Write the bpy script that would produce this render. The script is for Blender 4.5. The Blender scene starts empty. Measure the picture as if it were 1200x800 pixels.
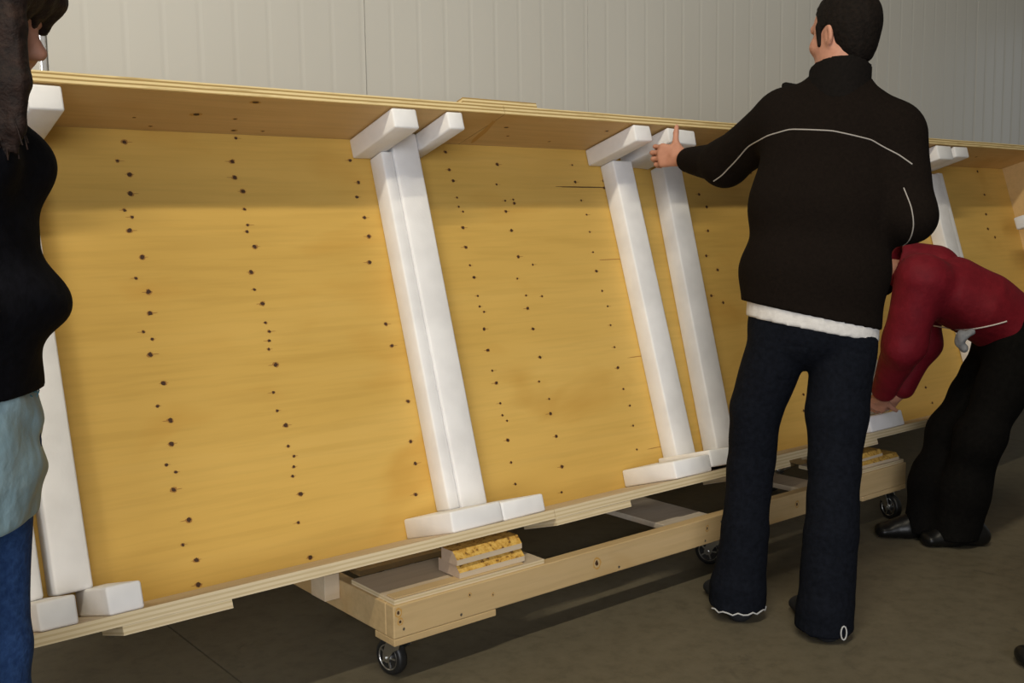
import bpy, bmesh, math, random
import numpy as np
from mathutils import Vector, Matrix
from mathutils.bvhtree import BVHTree

random.seed(7)
scene = bpy.context.scene
COL = scene.collection

# ------------------------------------------------------------------ camera
YAW = 0.8929          # long axis of the crate, measured from the viewing direction
PITCH = 0.1115
ROLL = -0.0147
FOC = 1223.7          # focal length in pixels of a 1200 px wide frame
RH = np.array([math.sin(YAW), -math.cos(YAW), 0.0])      # level axis to the right of the view
FH = np.array([math.cos(YAW), math.sin(YAW), 0.0])       # level axis along the view
UP = np.array([0.0, 0.0, 1.0])
Fv = math.cos(PITCH) * FH - math.sin(PITCH) * UP
U0 = math.sin(PITCH) * FH + math.cos(PITCH) * UP
Rv = math.cos(ROLL) * RH + math.sin(ROLL) * U0
Uv = math.cos(ROLL) * U0 - math.sin(ROLL) * RH
cam_data = bpy.data.cameras.new('camera')
cam_data.sensor_width = 36.0
cam_data.lens = 36.0 * FOC / 1200.0
cam_data.clip_start = 0.05
cam = bpy.data.objects.new('camera', cam_data)
COL.objects.link(cam)
cm = Matrix.Identity(4)
for i in range(3):
    cm[i][0] = Rv[i]; cm[i][1] = Uv[i]; cm[i][2] = -Fv[i]
cm[2][3] = 1.2
cam.matrix_world = cm
scene.camera = cam

# ------------------------------------------------------------------ light
scene.view_settings.view_transform = 'Standard'
scene.view_settings.look = 'None'
scene.view_settings.gamma = 1.0
scene.view_settings.use_curve_mapping = False
scene.view_settings.exposure = -0.08
world = bpy.data.worlds.new('world'); scene.world = world
world.use_nodes = True
bg = world.node_tree.nodes['Background']
bg.inputs[0].default_value = (0.64, 0.60, 0.50, 1)
bg.inputs[1].default_value = 0.14

def area(name, loc, target, sx, sy, power, col):
    l = bpy.data.lights.new(name, 'AREA'); l.shape = 'RECTANGLE'
    l.size = sx; l.size_y = sy; l.energy = power; l.color = col
    o = bpy.data.objects.new(name, l); COL.objects.link(o)
    o.location = loc
    d = (Vector(target) - Vector(loc)).normalized()
    x = Vector((1, 0, 0)) if abs(d.x) < 0.9 else Vector((0, 1, 0))
    z = -d; y = z.cross(x).normalized(); x = y.cross(z)
    o.rotation_euler = Matrix((x, y, z)).transposed().to_euler()
    return o

# one long row of strip lamps overhead (parallel to the crate) and the open loading door to the left
area('strip_lamp_row', (-1.5, -0.3, 6.0), (0.2, 2.2, 0.0), 5.0, 0.16, 295, (1.0, 0.90, 0.70))
area('loading_door_daylight', (-2.3, -3.2, 2.0), (0.4, 2.4, 1.0), 3.6, 3.2, 275, (0.95, 0.965, 1.0))
area('far_doorway_daylight', (14.5, -0.4, 2.2), (7.0, 3.4, 1.8), 0.8, 3.0, 7, (0.75, 0.86, 1.0))

# ------------------------------------------------------------------ materials
def s2l(c):
    return tuple((x / 12.92 if x <= 0.04045 else ((x + 0.055) / 1.055) ** 2.4) for x in [v / 255.0 for v in c])

class NT:
    def __init__(self, name):
        self.m = bpy.data.materials.new(name); self.m.use_nodes = True
        self.t = self.m.node_tree; self.b = self.t.nodes['Principled BSDF']
        self.tc = self.t.nodes.new('ShaderNodeTexCoord')
    def n(self, typ, **kw):
        x = self.t.nodes.new(typ)
        for k, v in kw.items(): setattr(x, k, v)
        return x
    def l(self, a, b): self.t.links.new(a, b)
    def noise(self, scale, vec=(1, 1, 1), detail=4, rough=0.55, dist=0.0, coord='Object'):
        mp = self.n('ShaderNodeMapping'); mp.inputs['Scale'].default_value = vec
        self.l(self.tc.outputs[coord], mp.inputs[0])
        t = self.n('ShaderNodeTexNoise'); t.inputs['Scale'].default_value = scale
        t.inputs['Detail'].default_value = detail; t.inputs['Roughness'].default_value = rough
        t.inputs['Distortion'].default_value = dist
        self.l(mp.outputs[0], t.inputs['Vector'])
        return t.outputs['Fac']
    def ramp(self, fac, stops):
        r = self.n('ShaderNodeValToRGB'); e = r.color_ramp.elements
        while len(e) < len(stops): e.new(0.5)
        for x, (p, c) in zip(e, stops):
            x.position = p; x.color = (*c, 1)
        self.l(fac, r.inputs[0]); return r.outputs[0]
    def mix(self, a, b, fac, mode='MIX'):
        x = self.n('ShaderNodeMix', data_type='RGBA', blend_type=mode)
        if isinstance(fac, float): x.inputs[0].default_value = fac
        else: self.l(fac, x.inputs[0])
        for i, v in ((6, a), (7, b)):
            if isinstance(v, tuple): x.inputs[i].default_value = (*v, 1)
            else: self.l(v, x.inputs[i])
        return x.outputs[2]
    def bump(self, h, strength=0.2, dist=0.002):
        x = self.n('ShaderNodeBump'); x.inputs['Strength'].default_value = strength
        x.inputs['Distance'].default_value = dist
        self.l(h, x.inputs['Height']); self.l(x.outputs[0], self.b.inputs['Normal'])
    def done(self, col, rough=0.7, metal=0.0, spec=None):
        if isinstance(col, tuple): self.b.inputs['Base Color'].default_value = (*col, 1)
        else: self.l(col, self.b.inputs['Base Color'])
        self.b.inputs['Roughness'].default_value = rough
        self.b.inputs['Metallic'].default_value = metal
        if spec is not None: self.b.inputs['Specular IOR Level'].default_value = spec
        return self.m

def wood(name, c0, c1, c2, gx=1.0, rough=0.6, spec=0.3, coarse=9.0):
    m = NT(name)
    g = m.noise(coarse, (0.10 * gx, 1, 1), 5, 0.6, 0.6)
    col = m.ramp(g, [(0.30, c0), (0.52, c1), (0.72, c2)])
    big = m.noise(1.6, (0.5, 1, 1), 3)
    col = m.mix(col, m.ramp(big, [(0.35, tuple(x * 0.74 for x in c1)), (0.65, c2)]), 0.5)
    fine = m.noise(60, (0.05, 1, 1), 3)
    col = m.mix(col, m.ramp(fine, [(0.35, tuple(x * 0.75 for x in c0)), (0.55, c1)]), 0.18)
    blot = m.noise(3.4, (0.6, 1, 1.3), 3, 0.5, 0.4)
    col = m.mix(col, tuple(x * k for x, k in zip(c1, (0.80, 0.70, 0.55))), m.ramp(blot, [(0.56, (0, 0, 0)), (0.72, (0.6, 0.6, 0.6))]))
    m.bump(fine, 0.12, 0.001)
    return m.done(col, rough, 0, spec)

def ply_edge(name, ca, cb):
    m = NT(name)
    sx = m.n('ShaderNodeSeparateXYZ'); m.l(m.tc.outputs['Object'], sx.inputs[0])
    wob = m.noise(3.0, (1, 1, 1), 2)
    ad = m.n('ShaderNodeMath', operation='MULTIPLY_ADD'); m.l(wob, ad.inputs[0])
    ad.inputs[1].default_value = 0.004; m.l(sx.outputs['Z'], ad.inputs[2])
    mu = m.n('ShaderNodeMath', operation='MULTIPLY'); m.l(ad.outputs[0], mu.inputs[0]); mu.inputs[1].default_value = 560.0
    sn = m.n('ShaderNodeMath', operation='SINE'); m.l(mu.outputs[0], sn.inputs[0])
    mr = m.n('ShaderNodeMapRange'); m.l(sn.outputs[0], mr.inputs[0])
    mr.inputs[1].default_value = -1; mr.inputs[2].default_value = 1
    col = m.ramp(mr.outputs[0], [(0.0, ca), (0.25, ca), (0.5, cb)])
    sp = m.noise(14, (0.5, 1, 6), 4)
    col = m.mix(col, ca, m.ramp(sp, [(0.55, (0, 0, 0)), (0.75, (0.8, 0.8, 0.8))]))
    return m.done(col, 0.8, 0, 0.2)

def cloth(name, ca, cb, scale=40, bump=0.25, rough=0.9, fold=0.25, spec=0.15, sheen=0.0):
    m = NT(name)
    a = m.noise(scale, (1, 1, 1), 4)
    b = m.noise(6, (1, 1, 0.6), 3)
    col = m.ramp(a, [(0.3, ca), (0.7, cb)])
    w = m.n('ShaderNodeMath', operation='MULTIPLY_ADD'); m.l(b, w.inputs[0]); w.inputs[1].default_value = 6 * fold; m.l(a, w.inputs[2])
    m.bump(w.outputs[0], bump, 0.01)
    m.b.inputs['Sheen Weight'].default_value = sheen
    return m.done(col, rough, 0, spec)

PLY = wood('plywood_face', (0.60, 0.37, 0.082), (0.68, 0.43, 0.105), (0.73, 0.48, 0.135), rough=0.5, spec=0.25)
PLY_TOP = wood('plywood_top_face', (0.60, 0.40, 0.17), (0.68, 0.46, 0.20), (0.74, 0.52, 0.25))
PLY_EDGE = ply_edge('plywood_edge', (0.40, 0.27, 0.10), (0.80, 0.64, 0.34))
PLY_EDGE_LOW = ply_edge('plywood_edge_pale', (0.58, 0.46, 0.27), (0.70, 0.58, 0.38))
KNOT = NT('knot_dark').done((0.055, 0.022, 0.006), 0.7)
KNOT_HALO = NT('knot_halo').done((0.36, 0.17, 0.035), 0.7)
STAIN = NT('veneer_stain').done((0.52, 0.29, 0.07), 0.7)
PINE = wood('pine_board', (0.46, 0.31, 0.14), (0.58, 0.41, 0.20), (0.66, 0.48, 0.26), coarse=14)
PINE_PALE = wood('pine_board_pale', (0.52, 0.41, 0.27), (0.62, 0.50, 0.35), (0.68, 0.56, 0.41), coarse=14)
PINE_GREY = wood('weathered_plank', (0.42, 0.36, 0.28), (0.52, 0.45, 0.36), (0.58, 0.51, 0.42), gx=1.0, coarse=14)
def speckle():
    m = NT('fibre_board_face')
    v = m.noise(70, (1, 1, 1), 5, 0.7)
    c = m.ramp(v, [(0.36, (0.10, 0.04, 0.01)), (0.44, (0.50, 0.27, 0.04)), (0.60, (0.66, 0.42, 0.10))])
    m.bump(v, 0.3, 0.002)
    return m.done(c, 0.8)
FIBRE = speckle()
BLOCK_END = wood('block_end_grain', (0.42, 0.31, 0.22), (0.50, 0.38, 0.28), (0.55, 0.43, 0.32), gx=8)
def foam_mat():
    m = NT('white_foam')
    v = m.noise(130, (1, 1, 1), 3); w = m.noise(9, (1, 1, 1), 2)
    c = m.ramp(w, [(0.35, (0.80, 0.79, 0.79)), (0.65, (0.88, 0.87, 0.87))])
    m.bump(v, 0.25, 0.002)
    m.b.inputs['Subsurface Weight'].default_value = 0.5
    m.b.inputs['Subsurface Radius'].default_value = (0.02, 0.02, 0.02)
    m.b.inputs['Subsurface Scale'].default_value = 0.5
    return m.done(c, 0.95, 0, 0.1)
FOAM = foam_mat()
def concrete():
    m = NT('concrete_floor')
    a = m.noise(1.3, (1, 1, 1), 6, 0.6); b = m.noise(18, (1, 1, 1), 6, 0.7); c = m.noise(6, (1, 1, 1), 4, 0.65, 1.0)
    col = m.ramp(a, [(0.3, (0.098, 0.084, 0.055)), (0.7, (0.135, 0.117, 0.080))])
    col = m.mix(col, m.ramp(b, [(0.36, (0.075, 0.064, 0.043)), (0.5, (0.120, 0.103, 0.070)), (0.7, (0.150, 0.130, 0.092))]), 0.45)
    col = m.mix(col, (0.05, 0.043, 0.032), m.ramp(c, [(0.62, (0, 0, 0)), (0.75, (0.7, 0.7, 0.7))]))
    m.bump(b, 0.1, 0.003)
    return m.done(col, 0.55, 0, 0.3)
CONCRETE = concrete()
JOINT = NT('joint_filler').done((0.20, 0.20, 0.19), 0.8)
def wall_mat():
    m = NT('white_wall_metal')
    a = m.noise(1.2, (1, 1, 0.3), 3)
    return m.done(m.ramp(a, [(0.3, (0.60, 0.59, 0.54)), (0.7, (0.65, 0.64, 0.59))]), 0.22, 0, 0.45)
WALL = wall_mat()
WALL_BACK = NT('wall_core').done((0.42, 0.41, 0.38), 0.8)
TRIM = NT('wall_joint_trim').done((0.85, 0.86, 0.88), 0.25, 0.6)
RUBBER = NT('black_rubber').done((0.012, 0.012, 0.012), 0.45)
STEEL = NT('zinc_steel').done((0.62, 0.62, 0.60), 0.28, 1.0)
NAIL = NT('nail_steel').done((0.25, 0.23, 0.2), 0.4, 0.8)
SKIN = cloth('skin', (0.50, 0.235, 0.155), (0.56, 0.275, 0.185), 60, 0.1, 0.55, 0.0, 0.35)
HAIR = cloth('dark_brown_hair', (0.006, 0.0045, 0.0035), (0.012, 0.008, 0.006), 90, 0.4, 0.8, 0.3, 0.12)
HAIR2 = cloth('long_brown_hair', (0.008, 0.005, 0.004), (0.026, 0.013, 0.009), 70, 0.5, 0.7, 0.4, 0.2)
FLEECE = cloth('dark_brown_fleece', (0.0075, 0.0052, 0.0040), (0.0105, 0.0073, 0.0056), 120, 0.2, 0.95, 0.2, 0.06)
COLLAR = cloth('black_collar', (0.006, 0.0048, 0.004), (0.009, 0.007, 0.006), 120, 0.25, 0.9, 0.25, 0.1)
DENIM = cloth('dark_denim', (0.0038, 0.0047, 0.0075), (0.0070, 0.0085, 0.0135), 70, 0.25, 0.9, 0.3, 0.08)
DENIM_BLUE = cloth('blue_denim', (0.016, 0.042, 0.13), (0.036, 0.085, 0.225), 90, 0.3, 0.9, 0.35, 0.15)
TEE = cloth('white_cotton', (0.62, 0.60, 0.58), (0.72, 0.70, 0.68), 60, 0.2, 0.9, 0.3)
BLACK = cloth('black_trouser', (0.0042, 0.0039, 0.0036), (0.0065, 0.006, 0.0055), 60, 0.2, 0.9, 0.3, 0.06)
NAVYBLK = cloth('black_jersey', (0.0038, 0.0038, 0.005), (0.0065, 0.0065, 0.009), 60, 0.2, 0.9, 0.3, 0.06)
RED = cloth('red_nylon', (0.15, 0.0045, 0.012), (0.195, 0.007, 0.016), 30, 0.35, 0.7, 0.6, 0.25)
SKY = cloth('pale_blue_nylon', (0.25, 0.38, 0.44), (0.33, 0.47, 0.52), 20, 0.45, 0.6, 0.9, 0.3)
SHOE = NT('black_leather').done((0.006, 0.006, 0.006), 0.35, 0, 0.3)
SHOE_DULL = NT('charcoal_shoe').done((0.016, 0.017, 0.02), 0.7, 0, 0.3)
PIPING = NT('grey_piping').done((0.36, 0.33, 0.30), 0.6)
PIPING_W = NT('white_piping').done((0.65, 0.60, 0.57), 0.6)
GREYCLOTH = cloth('grey_glove', (0.20, 0.21, 0.23), (0.36, 0.37, 0.39), 30, 0.5)
EYE = NT('eye_dark').done((0.02, 0.012, 0.01), 0.2)
FRAY = NT('frayed_thread').done((0.42, 0.42, 0.42), 0.9)
TEAL = NT('teal_fringe').done((0.10, 0.25, 0.30), 0.9)

# ------------------------------------------------------------------ object helpers
def link(name, me, parent=None):
    o = bpy.data.objects.new(name, me); COL.objects.link(o)
    if parent is not None: o.parent = parent
    return o
def tag(o, label, cat, group=None):
    o['label'] = label; o['category'] = cat
    if group: o['group'] = group
    return o
def empty(name, loc=(0, 0, 0), rot=(0, 0, 0)):
    o = bpy.data.objects.new(name, None); COL.objects.link(o)
    o.empty_display_size = 0.1
    o.location = loc; o.rotation_euler = rot
    return o
def mesh_from_bm(bm, name, mats, smooth=False):
    me = bpy.data.meshes.new(name); bm.normal_update(); bm.to_mesh(me); bm.free()
    for m in (mats if isinstance(mats, (list, tuple)) else [mats]): me.materials.append(m)
    if smooth:
        me.polygons.foreach_set('use_smooth', [True] * len(me.polygons))
    return me
def bm_box(bm, x0, x1, y0, y1, z0, z1, mi=0, front_mi=None, bevel=0.0, jit=0.0):
    g = bmesh.ops.create_cube(bm, size=1.0)
    vs = g['verts']
    for v in vs:
        v.co = Vector((x0 if v.co.x < 0 else x1, y0 if v.co.y < 0 else y1, z0 if v.co.z < 0 else z1))
        if jit: v.co += Vector((random.uniform(-jit, jit), random.uniform(-jit, jit), random.uniform(-jit, jit)))
    fs = set(f for v in vs for f in v.link_faces)
    for f in fs:
        f.material_index = mi
        if front_mi is not None:
            f.normal_update()
            if abs(f.normal.y) > 0.9 or abs(f.normal.x) > 0.9: f.material_index = front_mi
    if bevel:
        es = list(set(e for v in vs for e in v.link_edges))
        bmesh.ops.bevel(bm, geom=es, offset=bevel, segments=2, affect='EDGES', profile=0.5, clamp_overlap=True)
def box(name, parent, x0, x1, y0, y1, z0, z1, mats, front_mi=None, bevel=0.0, jit=0.0, smooth=False):
    bm = bmesh.new(); bm_box(bm, x0, x1, y0, y1, z0, z1, 0, front_mi, bevel, jit)
    return link(name, mesh_from_bm(bm, name, mats, smooth), parent)
def bm_blob(bm, c, ax, ay, rx, ry, nrm, mi, n=9, rough=0.25):
    """irregular flat polygon lying on a surface"""
    c = Vector(c); ax = Vector(ax); ay = Vector(ay)
    vs = []
    for i in range(n):
        a = 2 * math.pi * i / n; k = 1 + random.uniform(-rough, rough)
        vs.append(bm.verts.new(c + ax * (rx * k * math.cos(a)) + ay * (ry * k * math.sin(a))))
    f = bm.faces.new(vs); f.normal_update()
    if f.normal.dot(Vector(nrm)) < 0: f.normal_flip()
    f.material_index = mi
def tube(name, pts, r, mat, parent=None, closed=False, res=6):
    cu = bpy.data.curves.new(name, 'CURVE'); cu.dimensions = '3D'
    sp = cu.splines.new('POLY'); sp.points.add(len(pts) - 1)
    for p, q in zip(sp.points, pts): p.co = (*q, 1)
    sp.use_cyclic_u = closed
    cu.bevel_depth = r; cu.bevel_resolution = 2
    tmp = bpy.data.objects.new('tmp', cu); COL.objects.link(tmp)
    dg = bpy.context.evaluated_depsgraph_get()
    me = bpy.data.meshes.new_from_object(tmp.evaluated_get(dg))
    bpy.data.objects.remove(tmp); bpy.data.curves.remove(cu)
    me.name = name
    me.materials.clear(); me.materials.append(mat)
    me.polygons.foreach_set('use_smooth', [True] * len(me.polygons))
    return link(name, me, parent)

# ------------------------------------------------------------------ floor
floor = box('floor', None, -9, 14, -7, 3.6, -0.12, -0.006, JOINT)
floor['kind'] = 'structure'
JX = [-9, -3.4, 1.098, 5.6, 10.1, 14]
JY = [-7, -2.2, 3.6]
for i in range(len(JX) - 1):
    for j in range(len(JY) - 1):
        box('floor_slab', floor, JX[i] + 0.0025, JX[i + 1] - 0.0025, JY[j] + 0.0025, JY[j + 1] - 0.0025, -0.1, 0.0, CONCRETE)

# ------------------------------------------------------------------ wall behind
WY = 3.42
wall = box('wall_back', None, -9, 14, WY + 0.03, WY + 0.15, 0, 4.2, WALL_BACK)
wall['kind'] = 'structure'
MOD = 1.125; NR = 9
prof = []
pitch = (MOD - 0.004) / NR
for k in range(NR):
    x = k * pitch
    prof += [(x, 0.0), (x + pitch * 0.80, 0.0), (x + pitch * 0.88, 0.0007), (x + pitch * 0.92, 0.0007)]
prof.append((NR * pitch, 0.0))
bm = bmesh.new()
lo = [bm.verts.new((x, y, 0)) for x, y in prof]; hi = [bm.verts.new((x, y, 4.2)) for x, y in prof]
lob = bm.verts.new((MOD - 0.004, 0.029, 0)); hib = bm.verts.new((MOD - 0.004, 0.029, 4.2))
loa = bm.verts.new((0, 0.029, 0)); hia = bm.verts.new((0, 0.029, 4.2))
lo = [loa] + lo + [lob]; hi = [hia] + hi + [hib]
for i in range(len(lo) - 1): bm.faces.new((lo[i], lo[i + 1], hi[i + 1], hi[i]))
bmesh.ops.recalc_face_normals(bm, faces=bm.faces)
for f in bm.faces:
    if f.normal.y > 0.5: f.normal_flip()
panel_me = mesh_from_bm(bm, 'wall_panel', WALL)
x = 0.955 - 8 * MOD
while x < 13.0:
    o = link('wall_panel', panel_me, wall); o.location = (x, WY, 0); x += MOD
box('joint_trim', wall, 0.93, 0.948, WY - 0.008, WY + 0.02, 0, 4.2, TRIM, bevel=0.003)

# ------------------------------------------------------------------ crate
T = 0.2943
CY, CZ = 2.259, 0.3382
crate = empty('plywood_crate', (0, CY, CZ), (-T, 0, 0))
tag(crate, 'long open plywood crate tilted back on the wooden dolly', 'crate')
S0, S1, D, HT, TB, TT = 0.36, 5.86, 0.263, 1.262, 0.027, 0.030
KN = [(0.981,1.226,1.3),(0.982,1.135,1.3),(0.976,1.081,1.3),(0.958,0.979,1.3),(1.28,1.179,1.3),(1.279,1.131,1.3),(1.296,1.09,1.3),(0.955,1.172,0.9),(0.953,1.035,0.9),(0.97,1.016,0.9),(1.292,1.037,0.9),(1.293,0.99,0.9),(1.288,0.971,0.9),(1.303,1.25,0.9),(0.98,0.905,1.3),(0.982,0.81,1.3),(0.976,0.753,1.3),(0.96,0.643,1.3),(0.983,0.564,1.3),(0.985,0.465,1.3),(1.303,0.926,1.3),(1.279,0.852,1.3),(1.297,0.759,1.3),(1.305,0.582,1.3),(1.303,0.409,1.3),(1.684,0.949,1.3),(1.67,0.867,1.3),(0.955,0.849,0.85),(0.952,0.704,0.85),(0.972,0.683,0.85),(0.958,0.506,0.85),(1.28,0.801,0.85),(1.296,0.704,0.85),(1.303,0.678,0.85),(1.298,0.652,0.85),(1.292,0.628,0.85),(1.284,0.505,0.85),(1.286,0.453,0.85),(0.979,0.404,1.3),(0.965,0.286,1.3),(0.991,0.203,1.3),(0.994,0.099,1.3),(0.989,0.037,1.3),(1.312,0.215,1.3),(1.308,0.039,1.3),(0.957,0.352,0.85),(0.978,0.33,0.85),(0.966,0.144,0.85),(1.3,0.351,0.85),(1.312,0.321,0.85),(1.306,0.292,0.85),(1.298,0.267,0.85),(1.291,0.139,0.85),(1.668,1.193,1.1),(1.683,1.122,1.1),(1.668,1.075,1.1),(1.681,1.009,1.1),(1.686,0.671,1.1),(1.693,0.603,1.1),(1.713,0.429,1.1),(1.696,0.308,1.1),(1.698,0.24,1.1),(1.679,0.15,1.1),(2.038,1.233,1.1),(2.039,1.171,1.1),(2.046,1.133,1.1),(2.048,0.972,1.1),(2.044,0.905,1.1),(2.053,0.802,1.1),(2.247,1.195,1.1),(2.287,1.056,1.1),(2.243,1.027,1.1),(2.25,0.959,1.1),(2.256,0.866,1.1),(2.593,1.137,1.1),(2.604,0.801,1.1),(2.737,1.143,1.1),(2.733,1.116,1.1),(2.748,0.805,1.1),(2.048,1.075,0.75),(2.048,1.044,0.75),(2.061,1.027,0.75),(2.046,0.843,0.75),(2.053,0.74,0.75),(2.226,1.123,0.75),(2.249,1.065,0.75),(2.286,1.069,0.75),(2.313,0.836,0.75),(2.233,0.79,0.75),(2.256,0.73,0.75),(2.325,0.723,0.75),(2.596,1.202,0.75),(2.603,1.067,0.75),(2.615,1.013,0.75),(2.612,0.948,0.75),(2.607,0.872,0.75),(2.611,0.727,0.75),(2.622,0.669,0.75),(2.741,1.083,0.75),(2.752,0.745,0.75),(2.052,0.628,1.1),(2.05,0.558,1.1),(2.058,0.448,1.1),(2.058,0.26,1.1),(2.251,0.685,1.1),(2.257,0.613,1.1),(2.261,0.515,1.1),(2.257,0.322,1.1),(2.262,0.244,1.1),(2.608,0.444,1.1),(2.751,0.448,1.1),(2.052,0.704,0.75),(2.066,0.685,0.75),(2.052,0.489,0.75),(2.058,0.381,0.75),(2.057,0.342,0.75),(2.071,0.322,0.75),(2.237,0.434,0.75),(2.264,0.371,0.75),(2.617,0.6,0.75),(2.613,0.519,0.75),(2.613,0.366,0.75),(2.627,0.304,0.75),(2.622,0.232,0.75),(2.615,0.147,0.75),(2.054,0.188,0.8),(2.054,0.118,0.8),(2.236,0.06,0.8),(2.606,0.069,0.8),(2.26,0.142,1.2),(3.255,1.095,1.2),(3.284,1.042,1.2),(3.259,0.942,1.2),(3.215,0.839,1.2),(3.263,0.779,1.2),(3.192,0.676,1.2),(3.137,0.566,1.2),(3.253,0.645,1.2),(5.571,1.24,1.5),(5.581,1.109,1.5),(5.542,0.998,1.5),(5.522,0.917,1.5),(5.575,0.869,1.5)]
# the columns of knots go on where figures hide them
for xc in (3.62, 4.05, 4.55):
    h = 0.08
    while h < 1.2:
        KN.append((xc + random.uniform(-0.02, 0.02), h, random.choice((0.8, 1.1, 1.2)))); h += random.uniform(0.06, 0.12)
for (a0, a1) in ((S0, 1.776), (1.7785, 4.215), (4.2175, S1)):
    bm = bmesh.new(); bm_box(bm, a0, a1, D, D + 0.018, 0.0, HT, 0)
    for (s, h, z) in KN:
        if a0 < s < a1 and h < HT - 0.01 and h > TB + 0.008:
            r = 0.0049 * z
            bm_blob(bm, (s, D - 0.0004, h), (1, 0, 0), (0, 0, 1), r * 1.45, r * 1.12, (0, -1, 0), 2)
            bm_blob(bm, (s + random.uniform(-1, 1) * 0.012, D - 0.0006, h), (1, 0, 0), (0, 0, 1), r * 2.3, r * 0.16, (0, -1, 0), 2, 8, 0.1)
            bm_blob(bm, (s, D - 0.0009, h), (1, 0, 0), (0, 0, 1), r, r * 0.92, (0, -1, 0), 1)
    if a0 < 2.5 < a1:   # splits in the veneer
        for (sa, sb, h, w) in ((2.50, 2.738, 1.118, 0.0022), (2.63, 2.745, 0.842, 0.0014), (2.67, 2.76, 0.475, 0.0014), (2.67, 2.77, 0.14, 0.0014)):
            bm_blob(bm, ((sa + sb) / 2, D - 0.0006, h), (1, 0, 0), (0, 0, 1), (sb - sa) / 2, w, (0, -1, 0), 1 if w > 0.002 else 2, 16, 0.15)
    link('back_panel', mesh_from_bm(bm, 'back_panel', [PLY, KNOT, KNOT_HALO]), crate)
for (a0, a1, kn) in ((S0, 2.098, [(0.987,0.179,.7),(1.048,0.233,.8),(1.14,0.137,1.8),(1.266,0.033,1.6),(1.257,0.153,.9),(1.288,0.235,1.2),(1.375,0.23,.8)]),
                     (2.101, S1, [(2.18,0.10,1.2),(2.24,0.17,.9),(2.45,0.2,.9),(2.62,0.08,1.2),(3.3,0.15,1.2),(4.5,0.1,1),(5.3,0.12,1.2)])):
    bm = bmesh.new(); bm_box(bm, a0, a1, 0.0, D + 0.018, HT + 0.0005, HT + TT, 0, 1)
    for (s, d, z) in kn:
        bm_blob(bm, (s, d, HT + 0.0002), (1, 0, 0), (0, 1, 0), 0.0095 * z, 0.0065 * z, (0, 0, -1), 3)
        bm_blob(bm, (s, d, HT - 0.0001), (1, 0, 0), (0, 1, 0), 0.0062 * z, 0.0040 * z, (0, 0, -1), 2)
    if a0 > 2: bm_blob(bm, (2.12, 0.15, HT + 0.0002), (0.25, 1, 0), (1, 0, 0), 0.10, 0.012, (0, 0, -1), 3, 12, 0.3)
    link('top_panel', mesh_from_bm(bm, 'top_panel', [PLY_TOP, PLY_EDGE, KNOT, STAIN]), crate)
for (a0, a1) in ((S0, 1.9735), (1.976, S1)):
    box('bottom_panel', crate, a0, a1, 0.0, D - 0.001, 0.0, TB, [PINE_PALE, PLY_EDGE_LOW], 1)
for (a0, a1) in ((S0 - 0.02, S0 - 0.0005), (S1 + 0.0005, S1 + 0.02)):
    box('end_panel', crate, a0, a1, 0.0, D + 0.018, 0.0, HT + TT, [PLY_TOP, PLY_TOP])
for (a0, a1, n) in ((0.712, 0.966, 0), (1.975, 2.285, 1), (2.80, 3.10, 2), (3.38, 3.665, 3), (4.5, 4.8, 4)):
    box('bottom_splice', crate, a0, a1, 0.001, 0.16, -0.021, -0.0005, [PINE_GREY, PLY_EDGE_LOW], 1, jit=0.0006)
o = box('top_splice', crate, 1.945, 2.242, 0.002, 0.14, HT + TT + 0.0005, HT + TT + 0.018, [PINE, PLY_EDGE], 1, jit=0.0006)

# ------------------------------------------------------------------ foam braces
def foam_brace(label, us, ud, bar_t, bar_b, tilt=0.0, utop=None):
    """I-shaped brace: upright (s range, depth range), top bar and bottom bar (s range, h range, depth range)"""
    sc = (us[0] + us[1]) / 2
    e = empty('foam_brace', (0, 0, 0))
    base = Matrix.Translation((0, CY, CZ)) @ Matrix.Rotation(-T, 4, 'X') @ Matrix.Translation((sc, 0, TB)) @ Matrix.Rotation(tilt, 4, 'Y')
    e.matrix_world = base
    tag(e, label, 'foam brace', 'white foam braces in the crate')
    def part(nm, s0, s1, d0, d1, h0, h1, j=0.003):
        return box(nm, e, s0 - sc, s1 - sc, d0, d1, h0 - TB, h1 - TB, FOAM, None, 0.006, j * 0.4, True)
    hb = bar_b[3]; h0 = bar_t[2]
    part('top_bar', bar_t[0], bar_t[1], bar_t[4], bar_t[5], bar_t[2], bar_t[3])
    part('bottom_bar', bar_b[0], bar_b[1], bar_b[4], bar_b[5], bar_b[2], bar_b[3])
    part('upright', us[0], us[1], ud[0], ud[1], hb, utop or h0)
    return e
TOPH = HT - 0.003; DB = D - 0.002
foam_brace('white foam brace behind the woman in black, its edge at far left', (0.565, 0.602), (0.17, DB), (0.52, 0.60, 1.195, TOPH, 0.0, DB), (0.548, 0.627, TB, 0.09, 0.01, DB))
foam_brace('white foam brace beside the pale blue jacket, cube-ended bottom bar', (0.630, 0.712), (0.175, DB), (0.68, 0.759, 1.195, TOPH, 0.0, DB), (0.691, 0.77, TB, 0.09, 0.01, DB))
foam_brace('left white foam brace of the touching pair mid crate', (1.737, 1.776), (0.186, DB), (1.677, 1.763, 1.198, TOPH, 0.0, DB), (1.62, 1.796, TB, 0.086, 0.012, DB))
foam_brace('right white foam brace of the touching pair mid crate', (1.7763, 1.872), (0.178, DB), (1.873, 1.930, 1.203, TOPH, 0.0, DB), (1.799, 1.955, TB, 0.08, 0.012, DB), 0.0, TOPH)
foam_brace('white foam brace just left of the one the man holds', (2.732, 2.832), (0.19, DB), (2.672, 2.756, 1.198, TOPH, 0.0, DB), (2.52, 2.70, TB, 0.086, 0.012, DB))
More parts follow.
